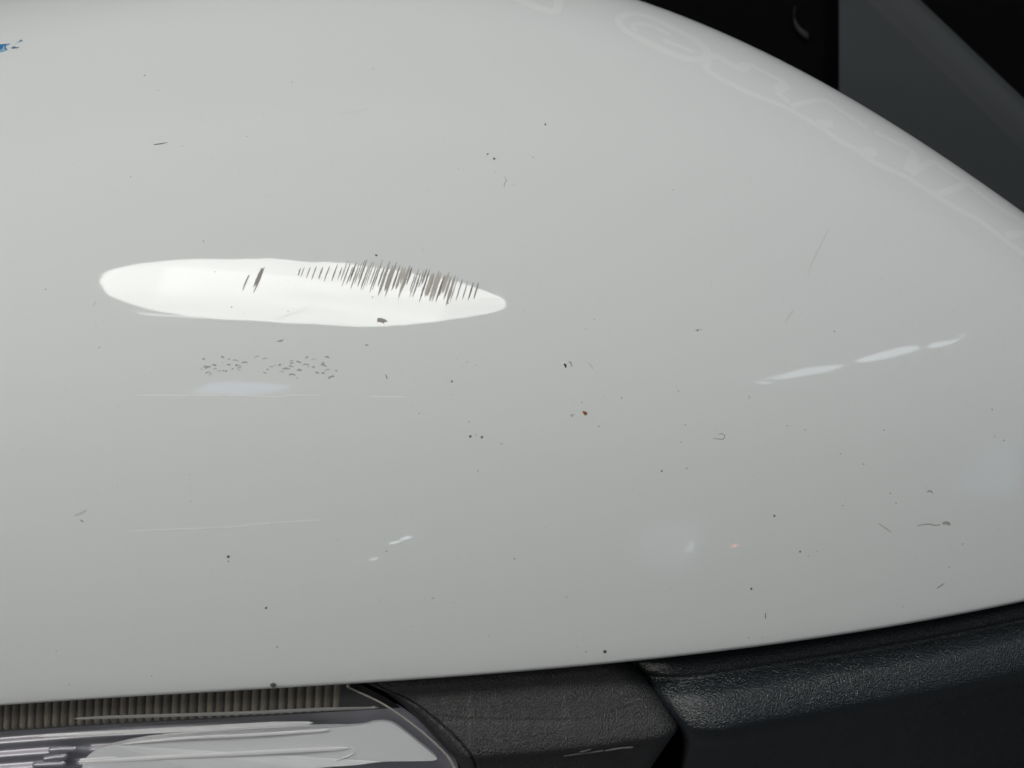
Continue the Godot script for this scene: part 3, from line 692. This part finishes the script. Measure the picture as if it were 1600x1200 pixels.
func indicator(mirror: Node3D):
	var lampy := Node3D.new()
	lampy.name = "indicator"
	mirror.add_child(lampy)
	lampy.set_meta("label", "clear indicator with a ribbed band and painted pale reflection")
	var glass := flipped_x([Vector2(-27.469, 0.954), Vector2(-21.52, 4.24), Vector2(-16.131, 8.364), Vector2(-12.042, 12.307), Vector2(-10.107, 14.813), Vector2(-9.032, 17.58), Vector2(-8.387, 22.467), Vector2(-8.172, 37.537)])
	add("back_panel", sheet(60, 4, func(u, v):
		var o : float = lerpf(6.2, -1.0, v)
		return under(lerpf(-118.0, along(glass, o) - 0.2, u), o, -6.5)), look.backing, lampy)
	add("reflector", sheet(90, 90, func(u, v):
		var o : float = lerpf(24.0, 5.6, v)
		var x : float = lerpf(-118.0, along(glass, o) - 0.2, u)
		return under(x, o, -7.0 + 0.22 * clampf((-45.0 - x) / 12.0, 0.0, 1.0) * sin(o * 2.6 + x * 0.02) - 0.05 * (o - 6.0))), look.chrome, lampy)
	var limits := [-115.481, -28.17]
	var bar := CapsuleMesh.new()
	bar.radius = 0.00054
	bar.height = 0.0064
	bar.radial_segments = 10
	bar.rings = 2
	var x: float = limits[0]
	var k := 0
	while x < limits[1]:
		var r := add("rib", bar, look.rib if k % 3 else look.rib_dark, lampy)
		r.position = under(x, 2.1, -4.1) * MM
		r.rotation.z = -0.05
		r.scale = Vector3(1, 1, 0.8)
		x += 1.56
		k += 1
	var outline := [Vector2(-74.947, 14.548), Vector2(-74.231, 11.462), Vector2(-72.329, 9.891), Vector2(-68.204, 8.774), Vector2(-61.809, 8), Vector2(-52.672, 7.704), Vector2(-43.692, 7.631), Vector2(-32.634, 7.758), Vector2(-27.703, 7.996), Vector2(-24.972, 7.947), Vector2(-23.337, 7.616), Vector2(-21.159, 7.756), Vector2(-19.31, 8.636), Vector2(-16.267, 11.118), Vector2(-13.229, 13.715), Vector2(-12.795, 14.505), Vector2(-15.182, 14.555), Vector2(-21.703, 14.231), Vector2(-26.064, 14.504), Vector2(-34.833, 14.761), Vector2(-39.25, 16.268)]
	var ring := round_line(outline + [outline[0]], 4)
	ring.pop_back()
	var st := SurfaceTool.new()
	st.begin(Mesh.PRIMITIVE_TRIANGLES)
	st.set_smooth_group(-1)
	var tri := Geometry2D.triangulate_polygon(PackedVector2Array(ring))
	for i in range(0, tri.size(), 3):
		for j in [0, 1, 2]:
			var q: Vector2 = ring[tri[i + j]]
			st.add_vertex(under(q.x, q.y, -4.3 + 0.09 * (q.y - 6.0)) * MM)
	for i in ring.size():
		var a: Vector2 = ring[i]
		var b: Vector2 = ring[(i + 1) % ring.size()]
		for q in [[a, 0.0], [b, 0.0], [a, -1.0], [b, 0.0], [b, -1.0], [a, -1.0]]:
			st.add_vertex(under(q[0].x, q[0].y, -4.3 + 0.09 * (q[0].y - 6.0) + q[1]) * MM)
	st.set_smooth_group(-1)
	st.generate_normals()
	add("lens_glare_plate", st.commit(), look.plate_glare, lampy)  # pale shape stands in for a bright panel reflected in the lens
	add("guide_glare_bar", strip(plate_line([Vector2(-75.444, 11.555), Vector2(-68.591, 11.571), Vector2(-57.054, 11.48), Vector2(-43.568, 11.505), Vector2(-32.542, 11.56), Vector2(-27.625, 11.631)]), 0.36, 0.06), look.guide_glare, lampy)  # white stripe painted into the lens reflection
	add("guide_glare_bar", strip(plate_line([Vector2(-67.423, 8.976), Vector2(-57.054, 8.518), Vector2(-45.794, 8.554), Vector2(-35.834, 8.498), Vector2(-31.01, 8.504)]), 0.26, 0.06), look.guide_glare, lampy)  # upper white stripe of the painted reflection
	add("guide_glare_bar", strip(under_line([Vector2(-83.515, 7.148), Vector2(-72.623, 7.269), Vector2(-64.381, 7.323), Vector2(-52.882, 7.317), Vector2(-41.631, 7.314), Vector2(-33.866, 7.476)], -5.2), 0.45, 0.1), look.guide_glare, lampy)
	add("plate_notch", strip(plate_line([Vector2(-29.917, 13.555), Vector2(-27.08, 12.747), Vector2(-26.644, 12.123), Vector2(-27.298, 11.434)]), 0.1, 0.06), look.guide_glare, lampy)
	for line in [[Vector2(-81.817, 9.833), Vector2(-79.374, 9.745), Vector2(-76.105, 9.924)], [Vector2(-82.923, 11.351), Vector2(-80.593, 11.142), Vector2(-78.038, 11.056)], [Vector2(-84.899, 12.258), Vector2(-81.817, 12.316), Vector2(-78.281, 12.392)]]:
		add("glint_facet", rod(under_line(line, -5.6), 0.6, 0.7), look.chrome, lampy)  # chrome rods added where small reflections sit in the lens
	add("guide_glare_bar", strip(plate_line([Vector2(-75.117, 11.278), Vector2(-73.217, 11.265), Vector2(-68.278, 11.184)]), 0.3, 0.06), look.guide_glare, lampy)  # short end stripe of the painted reflection
	add("lens_streak", strip(under_line([Vector2(-75.742, 3.667), Vector2(-67.796, 3.791), Vector2(-56.4, 4.083), Vector2(-43.073, 4.372), Vector2(-32.174, 4.455), Vector2(-22.472, 4.785)], -2.6), 0.28, 0.04), look.edge, lampy)  # pale bead in place of a reflected streak along the lens
	var rim := []
	for i in 60:
		var o : float = lerpf(0.5, 30.0, pow(i / 59.0, 1.4))
		rim.append(under(along(glass, o), o, -2.4 - 0.02 * o))
	add("lens_rim", sheet(59, 8, func(u, v):
		var i: int = int(round(u * 59))
		var a: float = -TAU * v
		return rim[i] + Vector3(cos(a) * 0.28, 0, sin(a) * 0.28)), look.rim, lampy)
	add("lens", sheet(60, 30, func(u, v):
		var o : float = lerpf(24.0, -0.6, v)
		return under(lerpf(-118.0, along(glass, o), u), o, -2.3 - 0.012 * (o - 8.0) * (o - 8.0))), look.clear, lampy)


# ---------------------------------------------------------------- the car door behind
func build_door():
	var door := thing("car_door", "dark car door window with a black triangular corner trim behind the mirror", "car door")
	door.transform = Transform3D(tilt, spot)
	var slab := BoxMesh.new()
	slab.size = Vector3(0.9, 0.6, 0.004)
	var glass := add("window_glass", slab, look.tint, door)
	glass.position = Vector3(0.12, 0.06, -0.150)
	var st := SurfaceTool.new()
	st.begin(Mesh.PRIMITIVE_TRIANGLES)
	st.set_smooth_group(-1)
	var ring := [Vector2(106.264, 129.331), Vector2(106.264, -3.943), Vector2(236.581, -3.943), Vector2(189.265, 49.288), Vector2(157.72, 80.24), Vector2(138.005, 98.97), Vector2(117.305, 118.685)]
	var inner := Geometry2D.offset_polygon(PackedVector2Array(ring), -3.0, Geometry2D.JOIN_MITER)[0]
	var outer := Geometry2D.offset_polygon(PackedVector2Array(ring), 0.0, Geometry2D.JOIN_MITER)[0]
	var layers := [[0.0, -7.9], [0.0, -6.0], [-0.8, -3.4], [-2.0, -1.5], [-3.4, -0.4], [-5.5, 0.0]]
	var loops := []
	for l in layers:
		var ins := []
		var c := Vector2.ZERO
		for i in ring.size():
			var a: Vector2 = ring[(i + ring.size() - 1) % ring.size()]
			var b: Vector2 = ring[i]
			var d: Vector2 = ring[(i + 1) % ring.size()]
			var e1: Vector2 = (b - a).normalized().orthogonal()
			var e2: Vector2 = (d - b).normalized().orthogonal()
			var m: Vector2 = (e1 + e2).normalized()
			var k: float = l[0] / maxf(m.dot(e1), 0.35)
			ins.append(Vector3(b.x - m.x * k * winding(ring), b.y - m.y * k * winding(ring), -140.0 + l[1]))
		loops.append(ins)
	for j in loops.size() - 1:
		for i in ring.size():
			var n := (i + 1) % ring.size()
			var w = [loops[j][i], loops[j][n], loops[j + 1][i], loops[j][n], loops[j + 1][n], loops[j + 1][i]]
			for q in w:
				st.add_vertex(q * MM)
	var last: Array = loops[loops.size() - 1]
	var flat := PackedVector2Array()
	for q in last:
		flat.append(Vector2(q.x, q.y))
	for i in Geometry2D.triangulate_polygon(flat):
		st.add_vertex(last[i] * MM)
	st.generate_normals()
	add("corner_trim", st.commit(), look.sail, door)
	var ridge := round_line([Vector2(97.969, 136.176), Vector2(115.211, 119.13), Vector2(125.4, 109.725), Vector2(136.568, 98.948), Vector2(146.757, 88.956), Vector2(156.358, 79.746), Vector2(187.12, 49.964), Vector2(233.165, 0)], 4)
	add("trim_ridge", sheet(ridge.size() - 1, 12, func(u, v):
		var i := int(round(u * (ridge.size() - 1)))
		var side: Vector2 = (ridge[mini(i + 1, ridge.size() - 1)] - ridge[maxi(i - 1, 0)]).normalized().orthogonal()
		var w: float = v * 2.0 - 1.0
		var q: Vector2 = ridge[i] - side * w * 5.0
		return Vector3(q.x, q.y, -140.02 + 0.7 * (1.0 - w * w) * (1.0 - w * w))), look.sail_edge_sheen, door)
	var glint := round_line([Vector2(88.95, 118.065), Vector2(88.548, 115.454), Vector2(89.352, 112.643), Vector2(91.159, 110.435), Vector2(93.367, 109.029)], 4).map(func(q): return Vector3(q.x, q.y, -146.5))
	add("glint_rod", rod(glint, 1.3, 0.5), look.smooth_black, door)  # rod added in place of a lamp glint on the glass


func winding(ring: Array) -> float:
	return -1.0 if Geometry2D.is_polygon_clockwise(PackedVector2Array(ring)) else 1.0
